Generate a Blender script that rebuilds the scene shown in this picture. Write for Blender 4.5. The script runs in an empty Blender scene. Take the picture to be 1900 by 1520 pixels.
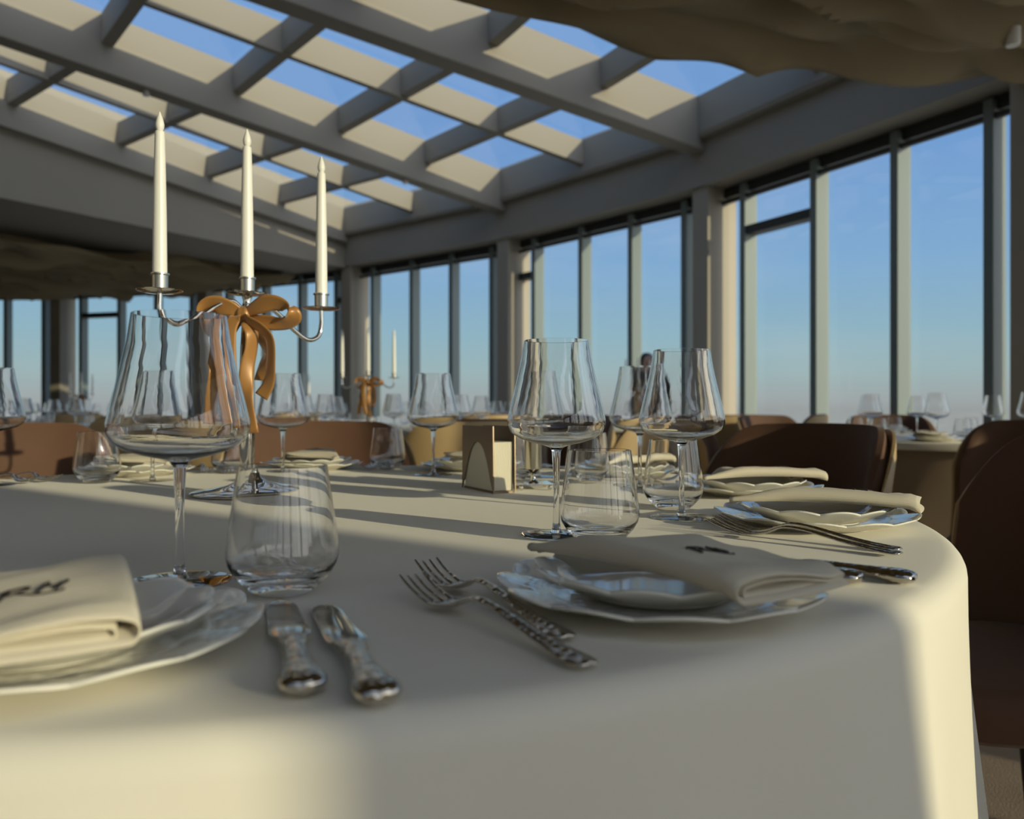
import bpy, bmesh, math, random
from mathutils import Vector, Matrix
random.seed(7)
S = bpy.context.scene
COL = S.collection
PI = math.pi
def R(d): return math.radians(d)

# ------------------------------------------------------------------ camera
cam_d = bpy.data.cameras.new('camera')
cam = bpy.data.objects.new('camera', cam_d); COL.objects.link(cam)
cam.location = (0, 0, 0.90)
cam.rotation_euler = (R(90), 0, 0)
cam_d.sensor_width = 36.0
cam_d.lens = 36.0 * 1500.0 / 1900.0
cam_d.clip_start = 0.02
cam_d.dof.use_dof = True
cam_d.dof.focus_distance = 0.98
cam_d.dof.aperture_fstop = 5.4
S.camera = cam

# ------------------------------------------------------------------ sky
W = bpy.data.worlds.new('sky'); S.world = W; W.use_nodes = True
nt = W.node_tree; nt.nodes.clear()
wo = nt.nodes.new('ShaderNodeOutputWorld'); bg = nt.nodes.new('ShaderNodeBackground')
tc = nt.nodes.new('ShaderNodeTexCoord'); sx = nt.nodes.new('ShaderNodeSeparateXYZ')
cr = nt.nodes.new('ShaderNodeValToRGB')
nt.links.new(tc.outputs['Generated'], sx.inputs[0]); nt.links.new(sx.outputs['Z'], cr.inputs[0])
stops = [(0.0, (.31, .335, .335)), (.012, (.34, .38, .385)), (.045, (.325, .45, .465)), (.09, (.275, .45, .535)),
         (.17, (.215, .40, .625)), (.30, (.16, .325, .63)), (.55, (.19, .36, .66)), (1.0, (.17, .33, .62))]
el = cr.color_ramp.elements
while len(el) < len(stops): el.new(0.5)
for e, (p, c) in zip(el, stops): e.position = p; e.color = (*c, 1)
mp = nt.nodes.new('ShaderNodeMapping'); mp.inputs['Scale'].default_value = (1.4, 1.4, 5.0)
nz = nt.nodes.new('ShaderNodeTexNoise'); nz.inputs['Scale'].default_value = 1.6; nz.inputs['Detail'].default_value = 5
cm = nt.nodes.new('ShaderNodeMapRange'); cm.inputs['From Min'].default_value = .52; cm.inputs['From Max'].default_value = .85
cm.inputs['To Max'].default_value = .28
mx = nt.nodes.new('ShaderNodeMixRGB'); mx.inputs['Color2'].default_value = (.62, .64, .66, 1)
nt.links.new(tc.outputs['Generated'], mp.inputs[0]); nt.links.new(mp.outputs[0], nz.inputs['Vector'])
nt.links.new(nz.outputs[0], cm.inputs[0]); nt.links.new(cm.outputs[0], mx.inputs['Fac'])
nt.links.new(cr.outputs[0], mx.inputs['Color1']); nt.links.new(mx.outputs[0], bg.inputs['Color'])
bg.inputs['Strength'].default_value = 1.08
# the bright, hazy part of the sky around the low sun
SUN_AZ = (0.800, -0.600); SUN_EL = 13.0
sunv = Vector((SUN_AZ[0]*math.cos(R(SUN_EL)), SUN_AZ[1]*math.cos(R(SUN_EL)), math.sin(R(SUN_EL))))
dt = nt.nodes.new('ShaderNodeVectorMath'); dt.operation = 'DOT_PRODUCT'; dt.inputs[1].default_value = sunv
mxx = nt.nodes.new('ShaderNodeMath'); mxx.operation = 'MAXIMUM'; mxx.inputs[1].default_value = 0.0
pw = nt.nodes.new('ShaderNodeMath'); pw.operation = 'POWER'; pw.inputs[1].default_value = 2.5
ml = nt.nodes.new('ShaderNodeMath'); ml.operation = 'MULTIPLY'; ml.inputs[1].default_value = 1.55
bg2 = nt.nodes.new('ShaderNodeBackground'); bg2.inputs['Color'].default_value = (1.0, .93, .80, 1)
ad = nt.nodes.new('ShaderNodeAddShader')
nt.links.new(tc.outputs['Generated'], dt.inputs[0]); nt.links.new(dt.outputs['Value'], mxx.inputs[0]); nt.links.new(mxx.outputs[0], pw.inputs[0])
nt.links.new(pw.outputs[0], ml.inputs[0]); nt.links.new(ml.outputs[0], bg2.inputs['Strength'])
nt.links.new(bg.outputs[0], ad.inputs[0]); nt.links.new(bg2.outputs[0], ad.inputs[1])
nt.links.new(ad.outputs[0], wo.inputs[0])

# ------------------------------------------------------------------ sun, exposure
sd = bpy.data.lights.new('sun', 'SUN'); sd.energy = 3.2; sd.angle = R(0.53); sd.color = (1.0, .91, .60)
so = bpy.data.objects.new('sun', sd); COL.objects.link(so)
v = sunv
so.rotation_euler = v.to_track_quat('Z', 'Y').to_euler(); so.location = v*40
S.view_settings.view_transform = 'Standard'; S.view_settings.look = 'None'
S.view_settings.exposure = 0.0; S.view_settings.gamma = 1.0; S.view_settings.use_curve_mapping = False
try:
    S.cycles.max_bounces = 20; S.cycles.diffuse_bounces = 5; S.cycles.glossy_bounces = 6
    S.cycles.transmission_bounces = 18; S.cycles.transparent_max_bounces = 24
    S.cycles.sample_clamp_indirect = 4.0; S.cycles.use_denoising = True
except Exception: pass

# ------------------------------------------------------------------ materials
def mat(name, col, rough=.6, metal=0.0, bump=None, var=None, sheen=0.0, coat=0.0, trans=0.0):
    m = bpy.data.materials.new(name); m.use_nodes = True
    n = m.node_tree.nodes; l = m.node_tree.links; p = n['Principled BSDF']
    p.inputs['Base Color'].default_value = (*col, 1); p.inputs['Roughness'].default_value = rough
    p.inputs['Metallic'].default_value = metal
    if sheen: p.inputs['Sheen Weight'].default_value = sheen; p.inputs['Sheen Roughness'].default_value = .4
    if coat: p.inputs['Coat Weight'].default_value = coat; p.inputs['Coat Roughness'].default_value = .04
    co = n.new('ShaderNodeTexCoord')
    if var:   # (scale, amount, second colour)
        t = n.new('ShaderNodeTexNoise'); t.inputs['Scale'].default_value = var[0]; t.inputs['Detail'].default_value = 4
        mr = n.new('ShaderNodeMapRange'); mr.inputs['From Min'].default_value = .35; mr.inputs['From Max'].default_value = .65
        mr.inputs['To Max'].default_value = var[1]
        mi = n.new('ShaderNodeMixRGB'); mi.inputs['Color1'].default_value = (*col, 1); mi.inputs['Color2'].default_value = (*var[2], 1)
        l.new(co.outputs['Object'], t.inputs['Vector']); l.new(t.outputs[0], mr.inputs[0]); l.new(mr.outputs[0], mi.inputs['Fac'])
        l.new(mi.outputs[0], p.inputs['Base Color'])
    if bump:  # (kind, scale, strength, distance)
        b = n.new('ShaderNodeBump'); b.inputs['Strength'].default_value = bump[2]; b.inputs['Distance'].default_value = bump[3]
        if bump[0] == 'noise':
            t = n.new('ShaderNodeTexNoise'); t.inputs['Scale'].default_value = bump[1]; t.inputs['Detail'].default_value = 5
            l.new(co.outputs['Object'], t.inputs['Vector']); l.new(t.outputs[0], b.inputs['Height'])
        elif bump[0] == 'weave':
            ws = []
            for ax in ('X', 'Y'):
                t = n.new('ShaderNodeTexWave'); t.bands_direction = ax; t.inputs['Scale'].default_value = bump[1]
                t.inputs['Distortion'].default_value = .6; l.new(co.outputs['Object'], t.inputs['Vector']); ws.append(t)
            a = n.new('ShaderNodeMath'); a.operation = 'ADD'
            l.new(ws[0].outputs['Fac'], a.inputs[0]); l.new(ws[1].outputs['Fac'], a.inputs[1]); l.new(a.outputs[0], b.inputs['Height'])
        elif bump[0] == 'voronoi':
            t = n.new('ShaderNodeTexVoronoi'); t.inputs['Scale'].default_value = bump[1]
            l.new(co.outputs['Object'], t.inputs['Vector']); l.new(t.outputs['Distance'], b.inputs['Height'])
        l.new(b.outputs[0], p.inputs['Normal'])
    return m
def glass(name, ior=1.5, col=(1, 1, 1)):
    m = bpy.data.materials.new(name); m.use_nodes = True
    n = m.node_tree.nodes; l = m.node_tree.links; n.clear()
    o = n.new('ShaderNodeOutputMaterial'); g = n.new('ShaderNodeBsdfGlass')
    g.inputs['IOR'].default_value = ior; g.inputs['Roughness'].default_value = 0.0; g.inputs['Color'].default_value = (*col, 1)
    l.new(g.outputs[0], o.inputs[0]); return m
def pane_glass(name, refl=.07):
    m = bpy.data.materials.new(name); m.use_nodes = True
    n = m.node_tree.nodes; l = m.node_tree.links; n.clear()
    o = n.new('ShaderNodeOutputMaterial'); t = n.new('ShaderNodeBsdfTransparent'); g = n.new('ShaderNodeBsdfGlossy')
    g.inputs['Roughness'].default_value = 0.0
    lw = n.new('ShaderNodeLayerWeight'); lw.inputs['Blend'].default_value = .3
    mr = n.new('ShaderNodeMapRange'); mr.inputs['To Min'].default_value = refl; mr.inputs['To Max'].default_value = .5
    x = n.new('ShaderNodeMixShader'); l.new(lw.outputs['Facing'], mr.inputs[0])
    pw = n.new('ShaderNodeMath'); pw.operation = 'POWER'; pw.inputs[1].default_value = 3.0
    l.new(lw.outputs['Facing'], pw.inputs[0]); l.new(pw.outputs[0], mr.inputs[0])
    l.new(mr.outputs[0], x.inputs[0]); l.new(t.outputs[0], x.inputs[1]); l.new(g.outputs[0], x.inputs[2]); l.new(x.outputs[0], o.inputs[0])
    return m
M = dict(
    plaster=mat('plaster', (.30, .272, .225), .75, bump=('noise', 60, .05, .01)),
    column=mat('column_plaster', (.35, .31, .245), .7, bump=('noise', 60, .05, .01)),
    steel=mat('mullion_paint', (.17, .21, .205), .45),
    dark_steel=mat('dark_frame_paint', (.03, .034, .034), .5),
    pane=pane_glass('window_glass'),
    floor=mat('floor_carpet', (.27, .205, .14), .9, var=(3, .6, (.20, .15, .10)), bump=('noise', 200, .3, .01)),
    wall=mat('wall_plaster', (.62, .57, .48), .8),
    linen_canopy=mat('canopy_linen', (.25, .20, .115), .95, var=(2.5, .7, (.22, .175, .11)), bump=('noise', 90, .25, .01)),
    cloth=mat('table_linen', (.74, .70, .585), .92, bump=('weave', 330, .10, .0005), sheen=.15),
    taupe=mat('taupe_table_linen', (.30, .225, .15), .95, bump=('weave', 300, .3, .0006)),
    porcelain=mat('porcelain', (.82, .80, .72), .12, coat=.6),
    porcelain_relief=mat('porcelain_relief', (.82, .80, .72), .10, coat=.6, bump=('voronoi', 120, .16, .003)),
    napkin=mat('napkin_linen', (.72, .65, .50), .95, bump=('weave', 800, .5, .0005), sheen=.2),
    thread=mat('embroidery_thread', (.02, .014, .01), .6),
    silver=mat('polished_steel', (.62, .58, .52), .10, 1.0),
    silver_ornate=mat('ornate_steel', (.60, .56, .50), .13, 1.0, bump=('voronoi', 190, .45, .002)),
    brushed=mat('brushed_nickel', (.60, .56, .48), .24, 1.0),
    chrome=mat('chrome', (.75, .72, .66), .05, 1.0),
    bronze_metal=mat('brown_metal', (.26, .20, .145), .32, .85),
    wax=mat('candle_plastic', (.82, .81, .75), .35),
    satin=mat('bronze_satin', (.36, .175, .048), .36, .10, sheen=.4, bump=('noise', 500, .06, .0005)),
    velvet=mat('brown_velvet', (.115, .056, .031), .8, var=(6, .7, (.088, .042, .022)), sheen=.12),
    tan=mat('tan_leather', (.43, .305, .155), .5, bump=('noise', 220, .15, .002)),
    leg=mat('black_leg_paint', (.015, .014, .013), .4),
    paper=mat('napkin_paper', (.80, .76, .62), .9),
    glass=glass('clear_crystal', 1.5),
    skin=mat('skin', (.55, .33, .23), .5), hair=mat('black_hair', (.008, .007, .007), .55), black=mat('black_fabric', (.012, .012, .014), .8),
    white=mat('white_plastic', (.8, .8, .78), .4),
)

# ------------------------------------------------------------------ builders
def link(o, parent=None):
    COL.objects.link(o)
    if parent is not None: o.parent = parent
    return o
def mk(name, verts, faces, m, parent=None, smooth=True, loc=None, solid=None, sub=0, bevel=0, sharp=40):
    me = bpy.data.meshes.new(name); me.from_pydata([tuple(v) for v in verts], [], faces); me.update()
    if smooth:
        me.polygons.foreach_set('use_smooth', [True]*len(me.polygons))
    me.materials.append(M[m] if isinstance(m, str) else m)
    o = bpy.data.objects.new(name, me); link(o, parent)
    if loc: o.location = loc
    if sharp is not None and smooth:
        try: me.set_sharp_from_angle(angle=R(sharp))
        except Exception: pass
    if solid:
        d = o.modifiers.new('thick', 'SOLIDIFY'); d.thickness = solid; d.offset = 0
    if bevel:
        d = o.modifiers.new('bevel', 'BEVEL'); d.width = bevel; d.segments = 2; d.limit_method = 'ANGLE'
    if sub:
        d = o.modifiers.new('sub', 'SUBSURF'); d.levels = sub; d.render_levels = sub
    return o
def thing(name, label, cat, loc=(0, 0, 0), rz=0, group=None):
    o = bpy.data.objects.new(name, None); o.empty_display_size = .05; link(o)
    o.location = loc; o.rotation_euler = (0, 0, rz); o['label'] = label; o['category'] = cat
    if group: o['group'] = group
    return o
def tag(o, label, cat, group=None):
    o['label'] = label; o['category'] = cat
    if group: o['group'] = group
    return o
def struct(o, label=None):
    o['kind'] = 'structure'
    if label: o['label'] = label
    return o
def dup(root, loc, rz, label, group=None):
    r = root.copy(); COL.objects.link(r); r.location = loc; r.rotation_euler = (0, 0, rz); r['label'] = label
    if group: r['group'] = group
    elif 'group' in r.keys(): del r['group']
    for ch in list(root.children):
        c = ch.copy(); COL.objects.link(c); c.parent = r; c.matrix_parent_inverse = ch.matrix_parent_inverse.copy()
        for g in list(ch.children):
            d = g.copy(); COL.objects.link(d); d.parent = c; d.matrix_parent_inverse = g.matrix_parent_inverse.copy()
    return r
def boxvf(c, u, v, w):   # centre and three half-axis vectors
    c, u, v, w = map(Vector, (c, u, v, w))
    vs = [c + a*u + b*v + d*w for d in (-1, 1) for b in (-1, 1) for a in (-1, 1)]
    f = [(0, 2, 3, 1), (4, 5, 7, 6), (0, 1, 5, 4), (2, 6, 7, 3), (0, 4, 6, 2), (1, 3, 7, 5)]
    if u.cross(v).dot(w) < 0: f = [tuple(reversed(q)) for q in f]
    return vs, f
def box(name, c, u, v, w, m, parent=None, bevel=0):
    vs, f = boxvf(c, u, v, w); return mk(name, vs, f, m, parent, smooth=False, bevel=bevel)
def abox(name, x0, x1, y0, y1, z0, z1, m, parent=None, bevel=0):
    return box(name, ((x0+x1)/2, (y0+y1)/2, (z0+z1)/2), ((x1-x0)/2, 0, 0), (0, (y1-y0)/2, 0), (0, 0, (z1-z0)/2), m, parent, bevel)
def lathe(prof, n=48, rmod=None, close=True):
    vs, fs = [], []
    rings = []
    for i, (r, z) in enumerate(prof):
        if r < 1e-6:
            vs.append((0, 0, z)); rings.append([len(vs)-1])
        else:
            st = len(vs)
            for k in range(n):
                a = 2*PI*k/n
                rr, zz = rmod(i, r, z, a) if rmod else (r, z)
                vs.append((rr*math.cos(a), rr*math.sin(a), zz))
            rings.append(list(range(st, st+n)))
    for A, B in zip(rings, rings[1:]):
        if len(A) == 1 and len(B) == 1: continue
        for k in range(n):
            k2 = (k+1) % n
            if len(A) == 1: fs.append((A[0], B[k2], B[k]))
            elif len(B) == 1: fs.append((A[k], A[k2], B[0]))
            else: fs.append((A[k], A[k2], B[k2], B[k]))
    return vs, fs
def smoothpath(pts, n):   # Catmull-Rom
    P = [Vector(p) for p in pts]; P = [2*P[0]-P[1]] + P + [2*P[-1]-P[-2]]
    out = []
    segs = len(P)-3
    for i in range(n+1):
        t = i/n*segs; k = min(int(t), segs-1); t -= k
        a, b, c, d = P[k:k+4]
        out.append(.5*((2*b) + (c-a)*t + (2*a-5*b+4*c-d)*t*t + (3*b-a-3*c+d)*t**3))
    return out
def tube(pts, rad, n=10, steps=None):
    P = smoothpath(pts, steps) if steps else [Vector(p) for p in pts]
    vs, fs = [], []; N = len(P)
    T0 = (P[1]-P[0]).normalized(); up = Vector((0, 0, 1)) if abs(T0.z) < .9 else Vector((1, 0, 0))
    X = T0.cross(up).normalized()
    for i, p in enumerate(P):
        T = (P[min(i+1, N-1)]-P[max(i-1, 0)]).normalized()
        X = (X - T*X.dot(T)).normalized(); Y = T.cross(X)
        r = rad(i/(N-1)) if callable(rad) else rad
        for k in range(n):
            a = 2*PI*k/n; vs.append(p + r*(math.cos(a)*X + math.sin(a)*Y))
    for i in range(N-1):
        for k in range(n):
            k2 = (k+1) % n; fs.append((i*n+k, i*n+k2, (i+1)*n+k2, (i+1)*n+k))
    fs.append(tuple(reversed(range(n)))); fs.append(tuple(range((N-1)*n, N*n)))
    return vs, fs
def grid(nu, nv, f):
    vs = [f(i/nu, j/nv) for i in range(nu+1) for j in range(nv+1)]
    fs = [(i*(nv+1)+j, (i+1)*(nv+1)+j, (i+1)*(nv+1)+j+1, i*(nv+1)+j+1) for i in range(nu) for j in range(nv)]
    return vs, fs
def sst(a, b, x):
    t = max(0, min(1, (x-a)/(b-a))); return t*t*(3-2*t)
def lerp(xs, ys, x):
    if x <= xs[0]: return ys[0]
    for a, b, c, d in zip(xs, xs[1:], ys, ys[1:]):
        if x <= b: return c + (d-c)*(x-a)/(b-a)
    return ys[-1]

# ------------------------------------------------------------------ the rotunda
O = Vector((-11.8, -.72, 0)); RW = 16.9
ANG = [-111, -99.5, -88, -76.5, -65, -53.5, -42, -30.5, -19, -7.92, 1.5, 10.82, 22.28, 33.74, 45.2, 56.66, 68.12, 79.58, 91.04, 102.5, 114]
def PP(a, d=0.0, z=0.0): return O + Vector(((RW-d)*math.cos(R(a)), (RW-d)*math.sin(R(a)), z))
def out(a): return Vector((math.cos(R(a)), math.sin(R(a)), 0))
def tan_(a): return Vector((-math.sin(R(a)), math.cos(R(a)), 0))
HEAD = 3.20
fl = lathe([(0, 0), (RW+.4, 0)], 96)
struct(mk('floor', [Vector(v)+O for v in fl[0]], [tuple(reversed(f)) for f in fl[1]], 'floor', smooth=False))
cv = lathe([(5.6, 0), (5.6, 4.9)], 64)
struct(mk('wall_core', [Vector(v)+O for v in cv[0]], cv[1], 'wall'))
def arc_wall(a0, a1, r, z0, z1, n):
    vs, fs = [], []
    for i in range(n+1):
        a = R(a0+(a1-a0)*i/n)
        vs += [O+Vector((r*math.cos(a), r*math.sin(a), z0)), O+Vector((r*math.cos(a), r*math.sin(a), z1))]
    for i in range(n): fs.append((2*i, 2*i+1, 2*i+3, 2*i+2))
    return vs, fs
struct(mk('wall_back', *arc_wall(114, 249, RW, 0, 3.6, 40), 'wall', solid=.2))
def sector(a0, a1, r0, r1, z0, z1, n):
    vs, fs = [], []
    for i in range(n+1):
        a = R(a0+(a1-a0)*i/n); c, s = math.cos(a), math.sin(a)
        vs += [O+Vector((r0*c, r0*s, z0)), O+Vector((r1*c, r1*s, z1))]
    for i in range(n): fs.append((2*i, 2*i+2, 2*i+3, 2*i+1))
    return vs, fs
ceiling = mk('ceiling', *sector(1.5, 22.28, 5.5, RW+.4, 3.52, 3.52, 12), 'plaster', smooth=False, solid=.06); struct(ceiling)
def cpart(name, vs, fs, m='plaster', **k):
    k.setdefault('smooth', False); return mk(name, vs, fs, m, ceiling, **k)
cpart('soffit', *sector(56.66, 249, 5.5, RW+.4, 3.25, 3.25, 60), solid=.06)
cpart('soffit', *sector(-111, -30.5, 5.5, RW+.4, 3.28, 3.28, 24), solid=.06)
# the glazed roof bays behind and to the right of the viewpoint
cpart('roof_slab', *sector(-30.5, 1.5, 5.5, 8.3, 4.15, 4.15, 8), solid=.06)
for a0, a1 in ((-30.5, -19), (-19, -7.84), (-7.84, 1.5)):
    cpart('skylight_pane', *sector(a0+.2, a1-.2, 8.3, RW+.2, 4.15, 4.05, 3), 'pane')
    for a in ((a0+a1)/2, a1):
        A = PP(a, -.1, 3.9 if a != a1 else 3.75); B = PP(a, 8.6, 3.9 if a != a1 else 3.75)
        cpart('rafter', *boxvf((A+B)/2, (A-B)/2, tan_(a)*(.05 if a != a1 else .1), (0, 0, .2 if a != a1 else .35)))
cpart('bulkhead', [PP(-30.5, -.2, 3.2), PP(-30.5, 11, 3.2), PP(-30.5, 11, 4.3), PP(-30.5, -.2, 4.3)], [(0, 1, 2, 3)], solid=.05)
SIN = 8.6   # length of the glazed part
def zb(s): return 3.61 + .072*(s-.5)
cpart('roof_slab', *sector(22.28, 56.66, 5.5, RW-SIN, zb(SIN)+.5, zb(SIN)+.5, 10), solid=.06)
for a in (22.28, 56.66):  # bulkheads under the outer beams
    A = PP(a, .05); B = PP(a, SIN+2.5)
    t = tan_(a)*(.02 if a > 50 else -.02)
    zl = 3.2 if a > 50 else 3.5
    cpart('bulkhead', [A+t+Vector((0, 0, zl)), B+t+Vector((0, 0, zl)), B+t+Vector((0, 0, 4.9)), A+t+Vector((0, 0, 4.3))], [(0, 1, 2, 3)], solid=.05)
for a in ANG[12:16]:
    hw = .10
    vs = []
    for s in (.02, SIN):
        for side in (-1, 1):
            p = PP(a, s) + tan_(a)*hw*side
            vs += [p + Vector((0, 0, zb(s)-.02)), p + Vector((0, 0, zb(s)+.52))]
    cpart('main_beam', vs, [(0, 2, 6, 4), (1, 5, 7, 3), (0, 1, 3, 2), (4, 6, 7, 5), (0, 4, 5, 1), (2, 3, 7, 6)], bevel=.012)
PUR = [.45, 1.72, 2.96, 4.2, 5.45, 6.7, 7.95]
def cpt(k, t, s, z):   # point in skylight bay k
    p = PP(ANG[k], s).lerp(PP(ANG[k+1], s), t); p.z = z; return p
for k in (12, 13, 14):
    for i, s in enumerate(PUR):
        if i == 0: continue
        z0, z1 = zb(s)+.24, zb(s)+.5
        vs = []
        for t in (0.02, .98):
            for ds in (-.055, .055):
                vs += [cpt(k, t, s+ds, z0), cpt(k, t, s+ds, z1)]
        cpart('purlin', vs, [(0, 2, 6, 4), (1, 5, 7, 3), (0, 1, 3, 2), (4, 6, 7, 5), (0, 4, 5, 1), (2, 3, 7, 6)])
    vs = []
    for s in (.3, SIN):
        for dt in (-.014, .014):
            vs += [cpt(k, .5+dt, s, zb(s)+.22), cpt(k, .5+dt, s, zb(s)+.5)]
    cpart('rafter', vs, [(0, 2, 6, 4), (1, 5, 7, 3), (0, 1, 3, 2), (4, 6, 7, 5), (0, 4, 5, 1), (2, 3, 7, 6)])
    for h in (0, 1):
        for s0, s1 in zip(PUR, PUR[1:]+[SIN]):
            t0, t1 = h*.5+.01, h*.5+.49
            q = [cpt(k, t0, s0, zb(s0)+.53), cpt(k, t1, s0, zb(s0)+.53), cpt(k, t1, s1, zb(s1)+.53), cpt(k, t0, s1, zb(s1)+.53)]
            cpart('skylight_pane', q, [(0, 1, 2, 3)], 'pane')
    # rim at the outer end of the glazing, with a small lip
    pr = [(.34, 3.70), (.45, 3.70), (.47, 3.74), (.47, 4.12), (.34, 4.20)]
    vs = []
    for t in (0, 1): vs += [cpt(k, t, d, z) for d, z in pr]
    cpart('rim_beam', vs, [(i, i+1, i+6, i+5) for i in range(4)])
# header band above the windows, columns and windows
n_win = 0
for k in range(len(ANG)-1):
    A, B = PP(ANG[k]), PP(ANG[k+1]); u = (B-A).normalized(); nrm = Vector((u.y, -u.x, 0))
    if nrm.dot(O-A) < 0: nrm = -nrm
    L = (B-A).length
    up = Vector((0, 0, 1))
    # header: box from glass line to .36 inside
    tr = mk('trim_%d' % (k+1), *boxvf((A+B)/2 + nrm*.06 + up*(HEAD+.03+.45), u*(L/2), nrm*.30, up*.45), 'plaster', smooth=False); struct(tr)
    n_win += 1
    wn = mk('window_%d' % n_win, *boxvf((A+B)/2 + up*.04, u*(L/2-.1), nrm*.09, up*.04), 'dark_steel', smooth=False); struct(wn)
    mk('head_frame', *boxvf((A+B)/2 + up*(HEAD-.03), u*(L/2-.1), nrm*.08, up*.05), 'dark_steel', wn, smooth=False)
    mk('shade_rail', *boxvf((A+B)/2 + nrm*.10 + up*(HEAD-.13), u*(L/2-.1), nrm*.02, up*.02), 'dark_steel', wn, smooth=False)
    # positions measured from the far (B) end, as one sees them going back towards A
    sc = L/3.37
    ms = [.44*sc, 1.34*sc, 2.175*sc, 2.96*sc]
    if k == 9: ms = [.44*sc, 1.20*sc]
    if k == 10: ms = [.5, L-1.25, L-.36]
    if k == 8: ms = [1.34*sc, 2.175*sc, 2.96*sc]
    for t in ms:
        p = B - u*t
        mk('mullion', *boxvf(p + nrm*.055 + up*(HEAD/2), u*.038, nrm*.085, up*(HEAD/2)), 'steel', wn, smooth=False, bevel=.006)
    edges = [.12] + ms + [L-.12]
    for t0, t1 in zip(edges, edges[1:]):
        a_, b_ = B-u*t0, B-u*t1
        mk('pane', [a_+up*.05, b_+up*.05, b_+up*HEAD, a_+up*HEAD], [(0, 1, 2, 3)], 'pane', wn, smooth=False)
    tpan = {12: 1, 13: 0, 15: 4, 16: 1}.get(k)
    if tpan is not None:
        t0, t1 = edges[tpan], edges[tpan+1]
        mk('transom', *boxvf(B-u*(t0+t1)/2 + nrm*.05 + up*2.72, u*((t1-t0)/2), nrm*.07, up*.045), 'dark_steel', wn, smooth=False)
for k, a in enumerate(ANG):
    hw, d = .11, .34
    if k in (9,): hw, d = .12, .36
    vs, fs = boxvf(PP(a, d/2-.05, 1.9), tan_(a)*hw, out(a)*(d/2+.05), (0, 0, 1.9))
    c = mk('column', vs, fs, 'column', smooth=False, bevel=.01); struct(c)
# sprinklers under beam
for s in (5.08, 2.0):
    a = ANG[14]
    vs, fs = lathe([(0, -.03), (.03, -.03), (.035, -.01), (.02, .02), (0, .02)], 12)
    tag(mk('sprinkler', vs, [tuple(reversed(f)) for f in fs], 'white', loc=PP(a, s, zb(s)-.035)), 'small white sprinkler disc under middle ceiling beam, ' + ('further from the windows' if s > 3 else 'nearer the windows'), 'sprinkler')

# ------------------------------------------------------------------ fabric canopies
def canopy(name, label, a0f, a1, zbase, sgn):
    def f(i, j):
        r = RW-.35 - 9.5*i
        a0 = a0f(r); a = a0 + (a1-a0)*j
        w = abs(a-a0)*PI/180*r
        z = zbase + .055*math.sin(w*4.2 + .9*math.sin(r*.9)) + .04*math.sin(w*9.5 + 1.7*math.sin(r*.55+1)) + .05*math.sin(r*1.25+w*.6+sgn) + .025*math.sin(r*3.1+2.2*w)
        z += .10*(abs(math.sin(w*4.6+1.5*math.sin(r*.62+.4)+.7*math.sin(r*1.7)))-.6) + .10*abs(math.sin(w*9.5+2.1*math.sin(r*.8+1)+.8*math.sin(r*2.6))) + .045*math.sin(w*17+2.5*math.sin(r*.8)+1.2*math.sin(r*2.3)) + .012*math.sin(w*27+3*math.sin(r*1.1)) - .05*math.exp(-w/.25)
        return O + Vector((r*math.cos(R(a)), r*math.sin(R(a)), z))
    vs, fs = grid(110, 150, f)
    return tag(mk(name, vs, fs, 'linen_canopy', solid=.012), label, 'canopy')
canopy('fabric_canopy', 'khaki linen canopy in loose folds under the ceiling at upper right', lambda r: 22.6+(16.6-r)*.28, 2.5, 3.04, 0)
canopy('fabric_canopy', 'dark khaki linen canopy hanging in waves above the far left windows', lambda r: 60.5+(16.6-r)*.75, 108, 3.03, 1.5)
vs, fs = lathe([(0, -.05), (.035, -.05), (.04, -.03), (.04, .05), (0, .05)], 16)
tag(mk('ceiling_sensor', vs, [tuple(reversed(f)) for f in fs], 'white', loc=(2.85, 4.6, 3.02)), 'small white fitting under the right fabric canopy', 'sensor')

# ------------------------------------------------------------------ master table pieces
def tablecloth_mesh(Rr, ztop, seed=0, n=288, amp=.018, flare=.05):
    prof = []
    rings = []
    vs, fs = [], []
    rr = .022
    plist = [(Rr*.5, 0, 0), (Rr*.8, 0, 0), (Rr*.95, 0, 0), (Rr-rr*1.6, 0, 0)]
    for q in range(7):
        a = q/6*PI/2; plist.append((Rr-rr+rr*math.sin(a), -rr+rr*math.cos(a), 0))
    H = ztop-.03
    for q in range(1, 17):
        t = q/16; plist.append((Rr, -rr-(H-rr)*t, t))
    vs.append((0, 0, ztop)); last = None
    for r, dz, t in plist:
        st = len(vs)
        for k in range(n):
            a = 2*PI*k/n
            fold = math.sin(13*a+seed+1.1*math.sin(3*a)) + .5*math.sin(29*a+2*math.sin(5*a+seed))
            rad = r + (flare*t**1.3 + amp*fold*t**.9 if t > 0 else 0)
            vs.append((rad*math.cos(a), rad*math.sin(a), ztop+dz))
        ring = list(range(st, st+n))
        for k in range(n):
            k2 = (k+1) % n
            if last is None: fs.append((0, ring[k], ring[k2]))
            else: fs.append((last[k], ring[k], ring[k2], last[k2]))
        last = ring
    return vs, fs
ZT = .75
TC = Vector((-.34, 1.27, 0))
vs, fs = tablecloth_mesh(.92, ZT, .6, amp=.028)
tag(mk('tablecloth', vs, fs, 'cloth', loc=TC), 'long cream tablecloth over the large round table in the foreground', 'tablecloth')

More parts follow.
